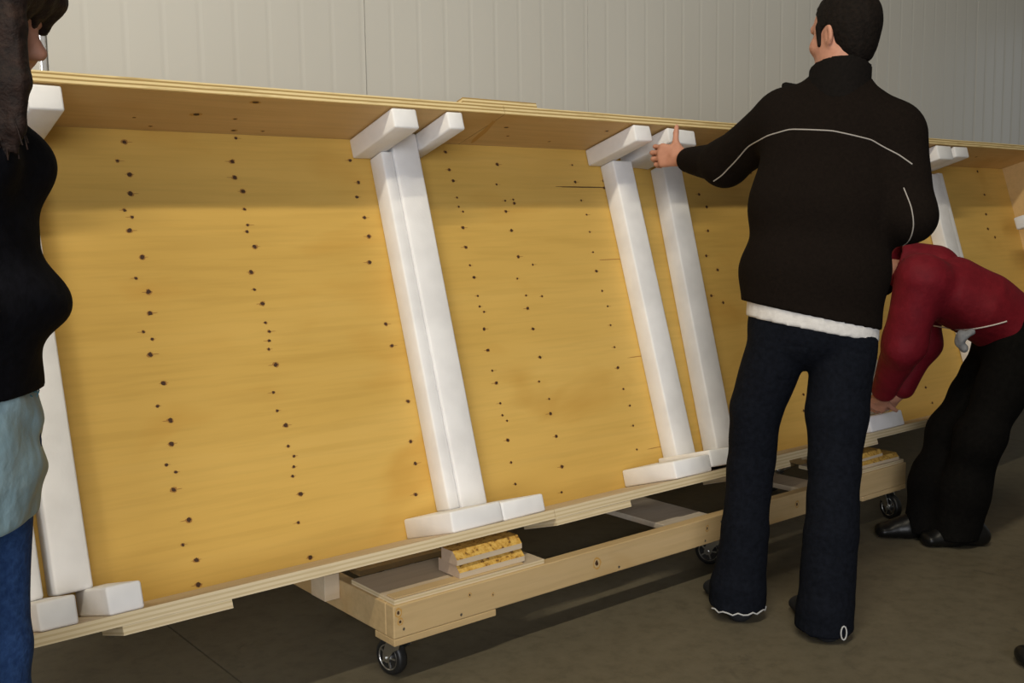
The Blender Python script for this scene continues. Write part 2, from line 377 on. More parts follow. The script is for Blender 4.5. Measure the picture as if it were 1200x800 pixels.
foam_brace('white foam brace held at its top by the man in dark jacket', (2.945, 3.05), (0.19, DB), (2.79, 2.935, 1.190, TOPH - 0.012, 0.0, DB), (2.703, 2.96, TB, 0.086, 0.012, DB), 0.045)
foam_brace('white foam brace half hidden between the man and the red jacket', (4.00, 4.10), (0.19, DB), (3.98, 4.06, 1.198, TOPH, 0.0, DB), (3.66, 3.90, TB, 0.09, 0.012, DB))
foam_brace('white foam brace behind the right shoulder of the man', (4.92, 5.03), (0.19, DB), (4.70, 4.83, 1.190, TOPH, 0.0, DB), (4.86, 5.06, TB, 0.09, 0.012, DB))
foam_brace('short-barred white foam brace right behind the red jacket wearer', (5.05, 5.10), (0.21, DB), (4.86, 4.985, 1.205, TOPH, 0.0, DB), (5.07, 5.2, TB, 0.08, 0.012, DB))
tag(box('foam_block', None, 5.51, 5.857, 0.055, 0.115, 0.865, 0.93, FOAM, None, 0.008, 0.001, True), 'white foam block against the far right crate end', 'foam block')
fb = bpy.data.objects['foam_block']; fb.matrix_world = Matrix.Translation((0, CY, CZ)) @ Matrix.Rotation(-T, 4, 'X')

# ------------------------------------------------------------------ dolly
DX0, DX1, DY0, DY1 = 1.385, 3.825, 2.2245, 2.86
DZ, DTOP = 0.136, 0.224
dolly = empty('wooden_dolly', (DX0, DY0, 0))
tag(dolly, 'low pine dolly on swivel casters under the crate', 'dolly')
def dbox(nm, x0, x1, y0, y1, z0, z1, mats, **k):
    return box(nm, dolly, x0 - DX0, x1 - DX0, y0 - DY0, y1 - DY0, z0, z1, mats, **k)
bm = bmesh.new(); bm_box(bm, 0, DX1 - DX0, 0, 0.038, DZ, DTOP, 0, None, 0.003)
for (x, z, r) in ((2.107, 0.182, 0.017), (2.61, 0.190, 0.010), (3.10, 0.183, 0.012), (1.63, 0.198, 0.006), (1.71, 0.18, 0.005), (1.40, 0.205, 0.011), (1.405, 0.18, 0.009)):
    bm_blob(bm, (x - DX0, -0.0004, z), (1, 0, 0), (0, 0, 1), r, r * 1.15, (0, -1, 0), 2, 12, 0.12)
    bm_blob(bm, (x - DX0, -0.0007, z), (1, 0, 0), (0, 0, 1), r * 0.72, r * 0.8, (0, -1, 0), 0, 12, 0.12)
    bm_blob(bm, (x - DX0 - r * 0.1, -0.0010, z), (1, 0, 0), (0, 0, 1), r * 0.38, r * 0.5, (0, -1, 0), 1, 10, 0.25)
for (x, z) in ((2.68, 0.20), (2.68, 0.165), (2.2, 0.15), (1.415, 0.158), (2.60, 0.15), (1.6, 0.15)):
    bm_blob(bm, (x - DX0, -0.0008, z), (1, 0, 0), (0, 0, 1), 0.004, 0.004, (0, -1, 0), 3, 8, 0.1)
link('front_board', mesh_from_bm(bm, 'front_board', [PINE, KNOT, STAIN, NAIL]), dolly)
dbox('rear_board', DX0, DX1, DY1 - 0.038, DY1, DZ, DTOP, PINE, bevel=0.003)
dbox('end_board', DX0 - 0.0005, DX0 + 0.038, DY0 + 0.0385, DY1 - 0.0385, DZ, DTOP, PINE, bevel=0.003)
dbox('end_board', DX1 - 0.038, DX1 + 0.0005, DY0 + 0.0385, DY1 - 0.0385, DZ, DTOP, PINE, bevel=0.003)
CAST = [(DX0 + 0.055, DY0 + 0.060, -1.40), (2.79, DY0 + 0.10, -1.2), (DX1 - 0.06, DY0 + 0.055, 1.3), (1.76, DY1 - 0.06, -1.4), (DX1 - 0.07, DY1 - 0.06, -1.4)]
for (cx, cy, _), (x0, x1, y0, y1) in zip(CAST, ((DX0, 1.72, DY0, DY0 + 0.095), (2.65, 2.95, DY0 + 0.05, DY0 + 0.15), (3.52, DX1, DY0, DY0 + 0.095), (1.60, 1.92, DY1 - 0.1, DY1), (3.52, DX1, DY1 - 0.1, DY1))):
    dbox('caster_pad', x0, x1, y0, y1, 0.1162, DZ - 0.0005, PINE, bevel=0.002)
dbox('deck_plate', DX0 + 0.008, 1.905, DY0 + 0.008, DY0 + 0.225, DTOP + 0.0005, DTOP + 0.013, [PINE_PALE, PLY_EDGE_LOW], front_mi=1)
dbox('deck_plate', 3.42, DX1 - 0.008, DY0 + 0.008, DY0 + 0.225, DTOP + 0.0005, DTOP + 0.013, [PINE_PALE, PLY_EDGE_LOW], front_mi=1)
dbox('front_strip', DX0 + 0.012, 1.83, DY0 + 0.012, DY0 + 0.05, DTOP + 0.0135, DTOP + 0.0175, PINE, bevel=0.001)
for k in range(2):
    dbox('cross_plank', 2.455 + k * 0.111, 2.455 + k * 0.111 + 0.108, DY0 + 0.0385, DY1 - 0.04, DTOP - 0.022, DTOP - 0.003 - k * 0.004, PINE_GREY, bevel=0.002)
dbox('cross_plank', 3.17, 3.30, DY0 + 0.0385, DY1 - 0.04, DTOP - 0.022, DTOP - 0.003, PINE_PALE, bevel=0.002)
dbox('side_cleat', DX0 - 0.048, DX0 - 0.001, 2.50, 2.58, 0.172, 0.245, PINE_PALE, bevel=0.002)

def lathe(bm, prof, n, axis_o, mi=0):
    rings = []
    for (r, y) in prof:
        rings.append([bm.verts.new((axis_o[0] + r * math.cos(2 * math.pi * i / n), axis_o[1] + y, axis_o[2] + r * math.sin(2 * math.pi * i / n))) for i in range(n)])
    for a, b in zip(rings[:-1], rings[1:]):
        for i in range(n):
            f = bm.faces.new((a[i], a[(i + 1) % n], b[(i + 1) % n], b[i])); f.material_index = mi
    for rg, flip in ((rings[0], False), (rings[-1], True)):
        f = bm.faces.new(rg if flip else rg[::-1]); f.material_index = mi
WR = 0.050
bm = bmesh.new()
lathe(bm, [(0.034, -0.014), (0.042, -0.0155), (0.048, -0.0125), (WR, -0.005), (WR, 0.005), (0.048, 0.0125), (0.042, 0.0155), (0.034, 0.014)], 28, (0, 0, 0))
bmesh.ops.recalc_face_normals(bm, faces=bm.faces)
TYRE = mesh_from_bm(bm, 'tyre', RUBBER, True)
bm = bmesh.new()
lathe(bm, [(0.010, -0.021), (0.013, -0.021), (0.014, -0.012), (0.028, -0.010), (0.034, -0.0155), (0.0355, -0.0155), (0.0355, 0.0155), (0.034, 0.0155), (0.028, 0.010), (0.014, 0.012), (0.013, 0.021), (0.010, 0.021)], 24, (0, 0, 0))
for k in range(5):
    a = k * 2 * math.pi / 5
    for sy in (-1, 1):
        p = Vector((math.cos(a), 0, math.sin(a)))
        bmesh.ops.create_cube(bm, size=0.006, matrix=Matrix.Translation(p * 0.021 + Vector((0, sy * 0.0125, 0))) @ Matrix.Rotation(-a, 4, 'Y') @ Matrix.Diagonal((3, 1, 0.8, 1)))
bmesh.ops.recalc_face_normals(bm, faces=bm.faces)
HUB = mesh_from_bm(bm, 'wheel_hub', STEEL, False)
bm = bmesh.new()
bm_box(bm, -0.045, 0.045, -0.038, 0.038, 0.1125, 0.1155, 0, None, 0.001)
lathe_b = bmesh.new()
for s in (-1, 1):   # fork cheeks trail to the axle
    vs = [(0.022, 0.104), (-0.026, 0.104), (-0.044, 0.062), (-0.044, 0.042), (-0.028, 0.042), (-0.004, 0.075), (0.018, 0.088)]
    a = [bm.verts.new((x, s * 0.021, z)) for x, z in vs]; b = [bm.verts.new((x, s * 0.0235, z)) for x, z in vs]
    bm.faces.new(a); bm.faces.new(b[::-1])
    for i in range(len(vs)): bm.faces.new((a[i], b[i], b[(i + 1) % len(vs)], a[(i + 1) % len(vs)]))
bm_box(bm, -0.026, 0.022, -0.0235, 0.0235, 0.102, 0.1055, 0)
bmesh.ops.create_cone(bm, cap_ends=True, segments=20, radius1=0.026, radius2=0.024, depth=0.010, matrix=Matrix.Translation((0, 0, 0.109)))
bmesh.ops.create_cone(bm, cap_ends=True, segments=10, radius1=0.006, radius2=0.006, depth=0.054, matrix=Matrix.Translation((-0.034, 0, 0.050)) @ Matrix.Rotation(math.pi / 2, 4, 'X'))
lathe_b.free()
bmesh.ops.recalc_face_normals(bm, faces=bm.faces)
FORK = mesh_from_bm(bm, 'caster', STEEL)
for (cx, cy, rz) in CAST:
    c = link('caster', FORK, dolly); c.location = (cx - DX0, cy - DY0, 0); c.rotation_euler = (0, 0, rz)
    w = link('tyre', TYRE, c); w.location = (-0.034, 0, WR)
    w = link('wheel_hub', HUB, c); w.location = (-0.034, 0, WR)

# prop blocks: chamfered offcuts stacked on the dolly under the crate edge
def prop_block(label, x0, x1, y0, y1, z0, z1, rz=0.0):
    cx, cy = (x0 + x1) / 2, (y0 + y1) / 2
    hx, hy, t = (x1 - x0) / 2, (y1 - y0) / 2, z1 - z0
    bm = bmesh.new()
    pr = [(-hy, 0), (hy, 0), (hy, t), (-hy + t * 0.55, t), (-hy, t * 0.42)]
    a = [bm.verts.new((-hx, y, z)) for y, z in pr]; b = [bm.verts.new((hx, y, z)) for y, z in pr]
    bm.faces.new(a).material_index = 1; bm.faces.new(b[::-1]).material_index = 1
    for i in range(5):
        f = bm.faces.new((a[i], b[i], b[(i + 1) % 5], a[(i + 1) % 5])); f.material_index = 2 if i in (2, 3) else 0
    bmesh.ops.recalc_face_normals(bm, faces=bm.faces)
    o = link('prop_block', mesh_from_bm(bm, 'prop_block', [PINE_PALE, BLOCK_END, FIBRE]), None)
    o.location = (cx, cy, z0); o.rotation_euler = (0, 0, rz)
    tag(o, label, 'wood block', 'chamfered blocks propping the crate')
ZP = DTOP + 0.018
prop_block('lower chamfered wood block of the stack near the front caster', 1.612, 1.842, 2.245, 2.345, ZP, ZP + 0.036)
prop_block('upper chamfered wood block of the stack near the front caster', 1.606, 1.838, 2.250, 2.322, ZP + 0.0365, ZP + 0.0365 + 0.036, 0.02)
prop_block('lower chamfered wood block left of the red jacket wearer', 3.50, 3.80, 2.245, 2.34, DTOP + 0.0135, DTOP + 0.040, -0.02)
prop_block('upper chamfered wood block left of the red jacket wearer', 3.49, 3.70, 2.252, 2.325, DTOP + 0.0405, DTOP + 0.066, 0.03)

# ------------------------------------------------------------------ figures: distance-field modelling
class Field:
    """smooth union of tapered limbs, meshed with surface nets; coordinates (right, forward, up) of the level view frame"""
    def __init__(self, lo, hi, h):
        self.lo = np.array(lo, np.float32); self.h = h
        n = np.ceil((np.array(hi) - self.lo) / h).astype(int) + 2
        self.f = np.full(n, 0.5, np.float32)
        self.ax = [self.lo[i] + np.arange(n[i], dtype=np.float32) * h for i in range(3)]
    def _blk(self, lo, hi):
        sl = []
        for i in range(3):
            a = int(max(0, math.floor((lo[i] - self.lo[i]) / self.h))); b = int(min(self.f.shape[i], math.ceil((hi[i] - self.lo[i]) / self.h) + 1))
            if b <= a: return None
            sl.append(slice(a, b))
        g = (self.ax[0][sl[0]][:, None, None], self.ax[1][sl[1]][None, :, None], self.ax[2][sl[2]][None, None, :])
        return tuple(sl), g
    def _comb(self, sl, d, k, op):
        f = self.f[sl]
        if op == 'sub':
            d = -d
            hh = np.maximum(k - np.abs(f - d), 0) / max(k, 1e-6); r = np.maximum(f, d) + hh * hh * k * 0.25
        else:
            hh = np.maximum(k - np.abs(f - d), 0) / max(k, 1e-6); r = np.minimum(f, d) - hh * hh * k * 0.25
        self.f[sl] = r.astype(np.float32)
    def cap(self, a, b, ra, rb, k=0.03, side=None, op='add'):
        """tapered limb; radii are numbers or (side, depth) pairs with the side vector given"""
        a = np.array(a, np.float32); b = np.array(b, np.float32)
        pa = ra if isinstance(ra, tuple) else (ra, ra); pb = rb if isinstance(rb, tuple) else (rb, rb)
        R = max(pa + pb) + k + 4 * self.h
        bk = self._blk(np.minimum(a, b) - R, np.maximum(a, b) + R)
        if bk is None: return self
        sl, (X, Y, Z) = bk
        ab = b - a; L2 = max(float(ab @ ab), 1e-9)
        t = np.clip(((X - a[0]) * ab[0] + (Y - a[1]) * ab[1] + (Z - a[2]) * ab[2]) / L2, 0, 1)
        qx = X - (a[0] + t * ab[0]); qy = Y - (a[1] + t * ab[1]); qz = Z - (a[2] + t * ab[2])
        q2 = qx * qx + qy * qy + qz * qz
        if side is None:
            d = np.sqrt(q2) - (pa[0] + (pb[0] - pa[0]) * t)
        else:
            s = np.array(side, np.float32); s = s / np.linalg.norm(s)
            qs = qx * s[0] + qy * s[1] + qz * s[2]
            rs = pa[0] + (pb[0] - pa[0]) * t; rf = pa[1] + (pb[1] - pa[1]) * t
            d = (np.sqrt(qs * qs / (rs * rs) + np.maximum(q2 - qs * qs, 0) / (rf * rf)) - 1) * np.minimum(rs, rf)
        self._comb(sl, d, k, op); return self
    def chain(self, pts, k=0.03, side=None):
        for (p, r), (q, s) in zip(pts[:-1], pts[1:]): self.cap(p, q, r, s, k, side)
        return self
    def ell(self, c, rad, axes=None, k=0.02, op='add'):
        c = np.array(c, np.float32); R = max(rad) + k + 4 * self.h
        bk = self._blk(c - R, c + R)
        if bk is None: return self
        sl, (X, Y, Z) = bk
        A = np.eye(3) if axes is None else np.array(axes, float)
        q = [(X - c[0]) * A[i][0] + (Y - c[1]) * A[i][1] + (Z - c[2]) * A[i][2] for i in range(3)]
        d = (np.sqrt((q[0] / rad[0]) ** 2 + (q[1] / rad[1]) ** 2 + (q[2] / rad[2]) ** 2) - 1) * min(rad)
        self._comb(sl, d, k, op); return self
    def cut(self, p, n):
        """keep only the side the normal points away from"""
        n = np.array(n, np.float32); n = n / np.linalg.norm(n)
        d = (self.ax[0][:, None, None] - p[0]) * n[0] + (self.ax[1][None, :, None] - p[1]) * n[1] + (self.ax[2][None, None, :] - p[2]) * n[2]
        np.maximum(self.f, d, out=self.f); return self
    def wrinkle(self, amp, fx, fy, fz, ph=0.0):
        X, Y, Z = self.ax[0][:, None, None], self.ax[1][None, :, None], self.ax[2][None, None, :]
        w = np.sin(X * fx + Y * fy * 0.7 + Z * fz * 1.3 + ph + 1.5 * np.sin(Z * fz * 0.43 + Y * fy * 0.5 + X * fx * 0.31))
        w = w + 0.6 * np.sin(X * fx * 1.7 - Y * fy * 1.3 + Z * fz * 0.6 + 2.1 * ph)
        self.f += (amp * w).astype(np.float32); return self
    def mesh(self, name, mat, base):
        f = self.f; f[0], f[-1] = 1, 1; f[:, 0], f[:, -1] = 1, 1; f[:, :, 0], f[:, :, -1] = 1, 1
        s = f < 0
        cnt = np.zeros(tuple(n - 1 for n in f.shape), np.uint8)
        for i in (0, 1):
            for j in (0, 1):
                for k in (0, 1):
                    cnt += s[i:f.shape[0] - 1 + i, j:f.shape[1] - 1 + j, k:f.shape[2] - 1 + k]
        I, J, K = np.nonzero((cnt > 0) & (cnt < 8))
        vid = np.full(cnt.shape, -1, np.int32); vid[I, J, K] = np.arange(len(I))
        acc = np.zeros((len(I), 3)); num = np.zeros(len(I))
        cs = [(i, j, k) for i in (0, 1) for j in (0, 1) for k in (0, 1)]
        for a in cs:
            for ax in range(3):
                if a[ax]: continue
                b = list(a); b[ax] = 1
                fa = f[I + a[0], J + a[1], K + a[2]]; fb = f[I + b[0], J + b[1], K + b[2]]
                m = (fa < 0) != (fb < 0)
                t = np.where(m, fa / np.where(m, fa - fb, 1), 0)
                p = np.array(a, float)[None, :].repeat(len(I), 0); p[:, ax] += t
                acc += p * m[:, None]; num += m
        co = (np.stack([I, J, K], 1) + acc / num[:, None]) * self.h + self.lo[None, :]
        faces = []
        for ax in range(3):
            o1, o2 = [(1, 2), (2, 0), (0, 1)][ax]
            a = [slice(None)] * 3; b = [slice(None)] * 3; a[ax] = slice(0, -1); b[ax] = slice(1, None)
            sa, sb = s[tuple(a)], s[tuple(b)]
            E = np.stack(np.nonzero(sa != sb), 1)
            ins = sa[E[:, 0], E[:, 1], E[:, 2]]
            def v(d1, d2):
                q = E.copy(); q[:, o1] -= d1; q[:, o2] -= d2
                return vid[q[:, 0], q[:, 1], q[:, 2]]
            q = np.stack([v(1, 1), v(0, 1), v(0, 0), v(1, 0)], 1)
            q[~ins] = q[~ins][:, ::-1]
            faces.append(q)
        fc = np.concatenate(faces); fc = fc[(fc >= 0).all(1)]
        co = co - np.array(base)[None, :]
        me = bpy.data.meshes.new(name)
        me.vertices.add(len(co)); me.vertices.foreach_set('co', co.astype(np.float32).ravel())
        me.loops.add(len(fc) * 4); me.loops.foreach_set('vertex_index', fc.astype(np.int32).ravel())
        me.polygons.add(len(fc)); me.polygons.foreach_set('loop_start', np.arange(0, len(fc) * 4, 4, dtype=np.int32))
        me.update(calc_edges=True); me.validate()
        me.polygons.foreach_set('use_smooth', np.ones(len(me.polygons), bool))
        me.materials.append(mat)
        return me

def nrm(v): v = np.array(v, float); return v / np.linalg.norm(v)
def place_person(me, base):
    """the body mesh is the person; local x = view right, y = view forward"""
    o = link('person', me, None)
    P = RH * base[0] + FH * base[1]
    o.location = (P[0], P[1], 0); o.rotation_euler = (0, 0, YAW - math.pi / 2)
    return o
def head(F, c, face, up, k=0.02, sc=1.0):
    """skull, jaw, nose, lips, brow, ears and eye sockets around the head centre c"""
    face = nrm(face); up = nrm(np.array(up) - face * (np.array(up) @ face)); sd = np.cross(up, face)
    A = [face, sd, up]; c = np.array(c, float)
    P = lambda x, y, z: c + (face * x + sd * y + up * z) * sc
    F.ell(P(-0.008, 0, 0.03), (0.098 * sc, 0.076 * sc, 0.088 * sc), A, k)
    F.ell(P(0.022, 0, -0.03), (0.070 * sc, 0.062 * sc, 0.082 * sc), A, 0.03)
    F.ell(P(0.045, 0, -0.085), (0.040 * sc, 0.042 * sc, 0.030 * sc), A, 0.03)
    for s in (-1, 1):
        F.ell(P(0.080, s * 0.031, 0.004), (0.020 * sc, 0.015 * sc, 0.010 * sc), A, 0.012, 'sub')
        F.ell(P(0.068, s * 0.031, 0.002), (0.0135 * sc, 0.0145 * sc, 0.0115 * sc), A, 0.004)
        F.ell(P(0.060, s * 0.042, -0.03), (0.028 * sc, 0.022 * sc, 0.022 * sc), A, 0.02)
        F.ell(P(-0.006, s * 0.077, -0.012), (0.021 * sc, 0.009 * sc, 0.033 * sc), [nrm(face - sd * s * 0.5), nrm(sd * s + face * 0.5), up], 0.006)
        F.ell(P(-0.002, s * 0.085, -0.010), (0.010 * sc, 0.006 * sc, 0.018 * sc), A, 0.004, 'sub')
    F.cap(P(0.082, 0, 0.008), P(0.108, 0, -0.026), 0.008 * sc, 0.0125 * sc, 0.012)
    for s in (-1, 1): F.cap(P(0.096, s * 0.009, -0.031), P(0.090, s * 0.013, -0.031), 0.008 * sc, 0.007 * sc, 0.008)
    F.cap(P(0.084, -0.032, 0.026), P(0.084, 0.032, 0.026), 0.009 * sc, 0.009 * sc, 0.015)
    F.cap(P(0.087, -0.016, -0.058), P(0.087, 0.016, -0.058), 0.006 * sc, 0.006 * sc, 0.006)
    F.cap(P(0.084, -0.015, -0.069), P(0.084, 0.015, -0.069), 0.007 * sc, 0.007 * sc, 0.006)
    F.cap(P(0.094, -0.02, -0.0635), P(0.094, 0.02, -0.0635), 0.002 * sc, 0.002 * sc, 0.003, None, 'sub')
    return P, A
def eyes(P, base, parent):
    for s in (-1, 1):
        bm = bmesh.new(); bmesh.ops.create_uvsphere(bm, u_segments=12, v_segments=8, radius=0.0062)
        o = link('iris', mesh_from_bm(bm, 'iris', EYE, True), parent)
        o.location = Vector(P(0.0785, s * 0.031, 0.002)) - Vector(base)
def hand(F, wrist, dirv, back, thumb_side, curl=(0.25, 0.6, 0.5), spread=0.06, thumb_dir=None, sc=1.0, tcurl=0.15):
    """palm with four unequal bent fingers and a thumb leaving the side of the palm"""
    d = nrm(dirv); b = nrm(np.array(back) - d * (np.array(back) @ d)); t = nrm(np.cross(b, d))
    if t @ np.array(thumb_side) < 0: t = -t
    w = np.array(wrist, float)
    L = [(0.031, 0.090, (0.042, 0.026, 0.021), 0.0085), (0.010, 0.094, (0.047, 0.030, 0.022), 0.009), (-0.011, 0.090, (0.043, 0.028, 0.021), 0.0085), (-0.030, 0.081, (0.034, 0.022, 0.019), 0.0075)]
    F.cap(w, w + d * 0.03 * sc, 0.026 * sc, 0.026 * sc, 0.015)
    for i, (o, kn, seg, r) in enumerate(L):
        base = w + (d * 0.025 + t * o * 0.65) * sc; kp = w + (d * kn + t * o) * sc
        F.cap(base, kp, 0.015 * sc, 0.0125 * sc, 0.012)
        p = kp; fd = nrm(d + t * (o * spread / 0.03)); ang = 0
        for j in range(3):
            ang = ang + curl[j]
            v = fd * math.cos(ang) - b * math.sin(ang)
            q = p + v * seg[j] * sc
            F.cap(p, q, r * sc * (1 - 0.06 * j), r * sc * (0.94 - 0.08 * j), 0.004)
            p = q
    td = nrm(thumb_dir) if thumb_dir is not None else nrm(t * 0.8 + d * 0.7 - b * 0.2)
    p0 = w + (d * 0.022 + t * 0.018 - b * 0.004) * sc
    p1 = p0 + nrm(td + d * 0.5) * 0.042 * sc
    p2 = p1 + td * 0.036 * sc
    p3 = p2 + nrm(td - b * tcurl) * 0.026 * sc
    F.cap(p0, p1, 0.016 * sc, 0.0125 * sc, 0.012); F.cap(p1, p2, 0.0115 * sc, 0.010 * sc, 0.004); F.cap(p2, p3, 0.010 * sc, 0.0085 * sc, 0.004)
def shoe(F, heel, toe, w=0.042):
    h = np.array(heel, float); t = np.array(toe, float); d = nrm(t - h); s = np.cross(d, [0, 0, 1])
    L = np.linalg.norm(t - h)
    F.cap(h + [0, 0, 0.036], h + d * L * 0.45 + [0, 0, 0.036], (0.041, 0.038), (0.044, 0.036), 0.02, s)
    F.cap(h + d * L * 0.45 + [0, 0, 0.032], t - d * 0.05 + [0, 0, 0.026], (0.042, 0.034), (0.044, 0.026), 0.02, s)
    F.cap(h + d * 0.02 + [0, 0, 0.06], h + d * 0.05 + [0, 0, 0.10], 0.038, 0.042, 0.02)
    F.cap(h + d * 0.05 + [0, 0, 0.08], h + d * L * 0.62 + [0, 0, 0.04], 0.036, 0.030, 0.02)
    F.cut((0, 0, 0.001), (0, 0, -1))
def surf_line(o_meshes, pts, r, mat, name, parent, base, cast=(0, 1, 0), back=0.6):
    """piping that follows the cloth: points dropped onto the surface along a direction"""
    trees = []
    for me in o_meshes:
        trees.append(BVHTree.FromPolygons([v.co for v in me.vertices], [p.vertices[:] for p in me.polygons]))
    out = []
    dens = []
    for p, q in zip(pts[:-1], pts[1:]):
        n = max(2, int((Vector(q) - Vector(p)).length / 0.008))
        dens += [Vector(p).lerp(Vector(q), i / n) for i in range(n)]
    dens.append(Vector(pts[-1]))
    c = Vector(cast).normalized()
    for p in dens:
        p = p - Vector(base)
        best = None
        for t in trees:
            hit = t.ray_cast(p - c * back, c)
            if hit[0] is not None and (best is None or hit[3] < best[1]): best = (hit[0] + hit[1] * r * 0.4, hit[3])
        if best: out.append(best[0])
    sm = [out[0]] + [(out[i - 1] + out[i] * 2 + out[i + 1]) / 4 for i in range(1, len(out) - 1)] + [out[-1]]
    return tube(name, sm, r, mat, parent)
def patch(me, corners, mat, name, parent, base, cast=(0, 1, 0), off=0.003, n=10, back=0.6):
    t = BVHTree.FromPolygons([v.co for v in me.vertices], [p.vertices[:] for p in me.polygons])
    c = Vector(cast).normalized(); A, B_, C_, D_ = [Vector(q) - Vector(base) for q in corners]
    bm = bmesh.new(); g = []
    for i in range(n + 1):
        row = []
        for j in range(n + 1):
            p = A.lerp(B_, j / n).lerp(D_.lerp(C_, j / n), i / n)
            h = t.ray_cast(p - c * back, c)
            edge = i in (0, n) or j in (0, n)
            q = (h[0] - c * (off if not edge else -0.002)) if h[0] is not None else p
            row.append(bm.verts.new(q))
        g.append(row)
    for i in range(n):
        for j in range(n): bm.faces.new((g[i][j], g[i][j + 1], g[i + 1][j + 1], g[i + 1][j]))
    bmesh.ops.recalc_face_normals(bm, faces=bm.faces)
    return link(name, mesh_from_bm(bm, name, mat, True), parent)

# ---- the man in the dark jacket, seen from behind
B1 = (0.80, 3.05, 0.0)
lsh, lel, lwr = (0.80, 3.17, 1.505), (0.695, 3.41, 1.385), (0.607, 3.66, 1.415)
rsh, rel, rwr = (1.125, 3.05, 1.44), (1.128, 2.97, 1.205), (1.01, 3.195, 1.135)
sdv = (1, -0.22, 0)
F = Field((0.45, 2.75, -0.01), (1.32, 3.95, 1.93), 0.0055)
F.chain([((0.876, 3.05, 0.88), (0.135, 0.085)), ((0.89, 3.055, 1.10), (0.14, 0.09)), ((0.93, 3.085, 1.38), (0.165, 0.10))], 0.05, sdv)
F.cap(lsh, rsh, 0.055, 0.055, 0.06)
F.cap((0.955, 3.10, 1.50), (0.972, 3.115, 1.69), 0.062, 0.058, 0.04)
F.chain([(lsh, 0.05), (lel, 0.042), (lwr, 0.028)], 0.02); F.chain([(rsh, 0.05), (rel, 0.042), (rwr, 0.028)], 0.02)
F.chain([((0.80, 3.06, 0.84), 0.060), ((0.728, 3.085, 0.64), 0.056), ((0.718, 3.10, 0.465), 0.048), ((0.685, 3.085, 0.09), 0.04)], 0.03)
F.chain([((0.955, 3.02, 0.84), 0.060), ((0.944, 3.0, 0.64), 0.058), ((0.934, 2.98, 0.49), 0.050), ((0.895, 2.915, 0.09), 0.04)], 0.03)
F.cap((0.68, 3.09, 0.05), (0.645, 3.25, 0.03), 0.028, 0.024, 0.02); F.cap((0.89, 2.92, 0.05), (0.885, 3.09, 0.03), 0.028, 0.024, 0.02)
mface = nrm((-0.56, 0.83, -0.06)); mup = (0, 0, 1)
P1, A1 = head(F, (0.982, 3.125, 1.738), mface, mup)
hand(F, (0.605, 3.668, 1.425), (-0.80, 0.62, 0.10), (-0.45, -0.85, 0.15), (0, 0, 1), (0.35, 0.9, 0.7), 0.05, (0.10, 0.40, 1.0))
hand(F, rwr, (-0.35, 0.92, -0.1), (0.9, 0.35, 0.2), (0, 0, 1), (0.5, 0.8, 0.6))
man = place_person(F.mesh('person', SKIN, B1), B1)
tag(man, 'man seen from behind in dark zip jacket and jeans, gripping a foam brace', 'person')
eyes(P1, B1, man)
# hair
F = Field((0.85, 2.95, 1.60), (1.15, 3.30, 1.93), 0.004)
c = np.array((0.982, 3.125, 1.738))
F.ell(P1(-0.014, 0, 0.034), (0.103, 0.083, 0.097), A1, 0.01)
F.ell(P1(-0.040, 0, -0.025), (0.058, 0.062, 0.080), A1, 0.03)
F.cut(P1(0.040, 0, 0.04), mface * 1.0 + np.array((0, 0, -0.55)))
F.cut(P1(0, 0, -0.075), -np.array((0, 0, 1.0)) + mface * 0.15)
for s in (-1, 1):
    F.ell(P1(0.006, s * 0.086, -0.03), (0.030, 0.03, 0.045), A1, 0.006, 'sub')
    F.cap(P1(0.034, s * 0.069, 0.02), P1(0.033, s * 0.0685, -0.030), 0.010, 0.007, 0.01)
F.wrinkle(0.0008, 160, 160, 40)
link('hair', F.mesh('hair', HAIR, B1), man)
# jeans
F = Field((0.55, 2.75, 0.0), (1.12, 3.28, 1.0), 0.0075)
F.chain([((0.880, 3.05, 0.97), (0.172, 0.120)), ((0.876, 3.05, 0.885), (0.180, 0.126))], 0.03, sdv)
F.chain([((0.788, 3.06, 0.845), 0.092), ((0.728, 3.085, 0.64), 0.077), ((0.718, 3.10, 0.47), 0.069), ((0.700, 3.09, 0.27), 0.069), ((0.680, 3.085, 0.09), 0.082), ((0.676, 3.085, 0.03), 0.088)], 0.014)
F.chain([((0.968, 3.02, 0.845), 0.095), ((0.944, 3.0, 0.64), 0.087), ((0.934, 2.98, 0.49), 0.074), ((0.914, 2.935, 0.30), 0.076), ((0.897, 2.92, 0.09), 0.080), ((0.893, 2.92, 0.03), 0.084)], 0.014)
F.wrinkle(0.0012, 18, 18, 30); F.cut((0, 3.085, 0.040), (0, 0.08, -1)); F.cut((0.88, 3.05, 0.945), (0.2, 0, 1))
jeans_me = F.mesh('jeans', DENIM, B1); jeans = link('jeans', jeans_me, man)
patch(jeans_me, [(0.93, 2.8, 0.835), (1.03, 2.8, 0.825), (1.02, 2.8, 0.715), (0.94, 2.8, 0.725)], DENIM, 'back_pocket', jeans, B1)
patch(jeans_me, [(0.75, 2.8, 0.85), (0.85, 2.8, 0.845), (0.84, 2.8, 0.735), (0.76, 2.8, 0.74)], DENIM, 'back_pocket', jeans, B1)
fr = []
for i in range(15):
    t = i / 14; a = math.radians(200 + 140 * t)
    fr.append((0.676 + 0.087 * math.cos(a) - B1[0], 3.085 + 0.087 * math.sin(a) - B1[1], 0.036 + 0.004 * math.sin(i * 2.3)))
fo = tube('frayed_hem', fr, 0.0024, FRAY, jeans); fo['label'] = 'pale frayed hem threads'
lp = [(0.925 + 0.008 * math.cos(a) - B1[0], 2.838 - B1[1], 0.040 + 0.020 * math.sin(a)) for a in np.linspace(0, 2 * math.pi, 12, endpoint=False)]
tube('heel_loop', lp, 0.0022, FRAY, jeans, True)
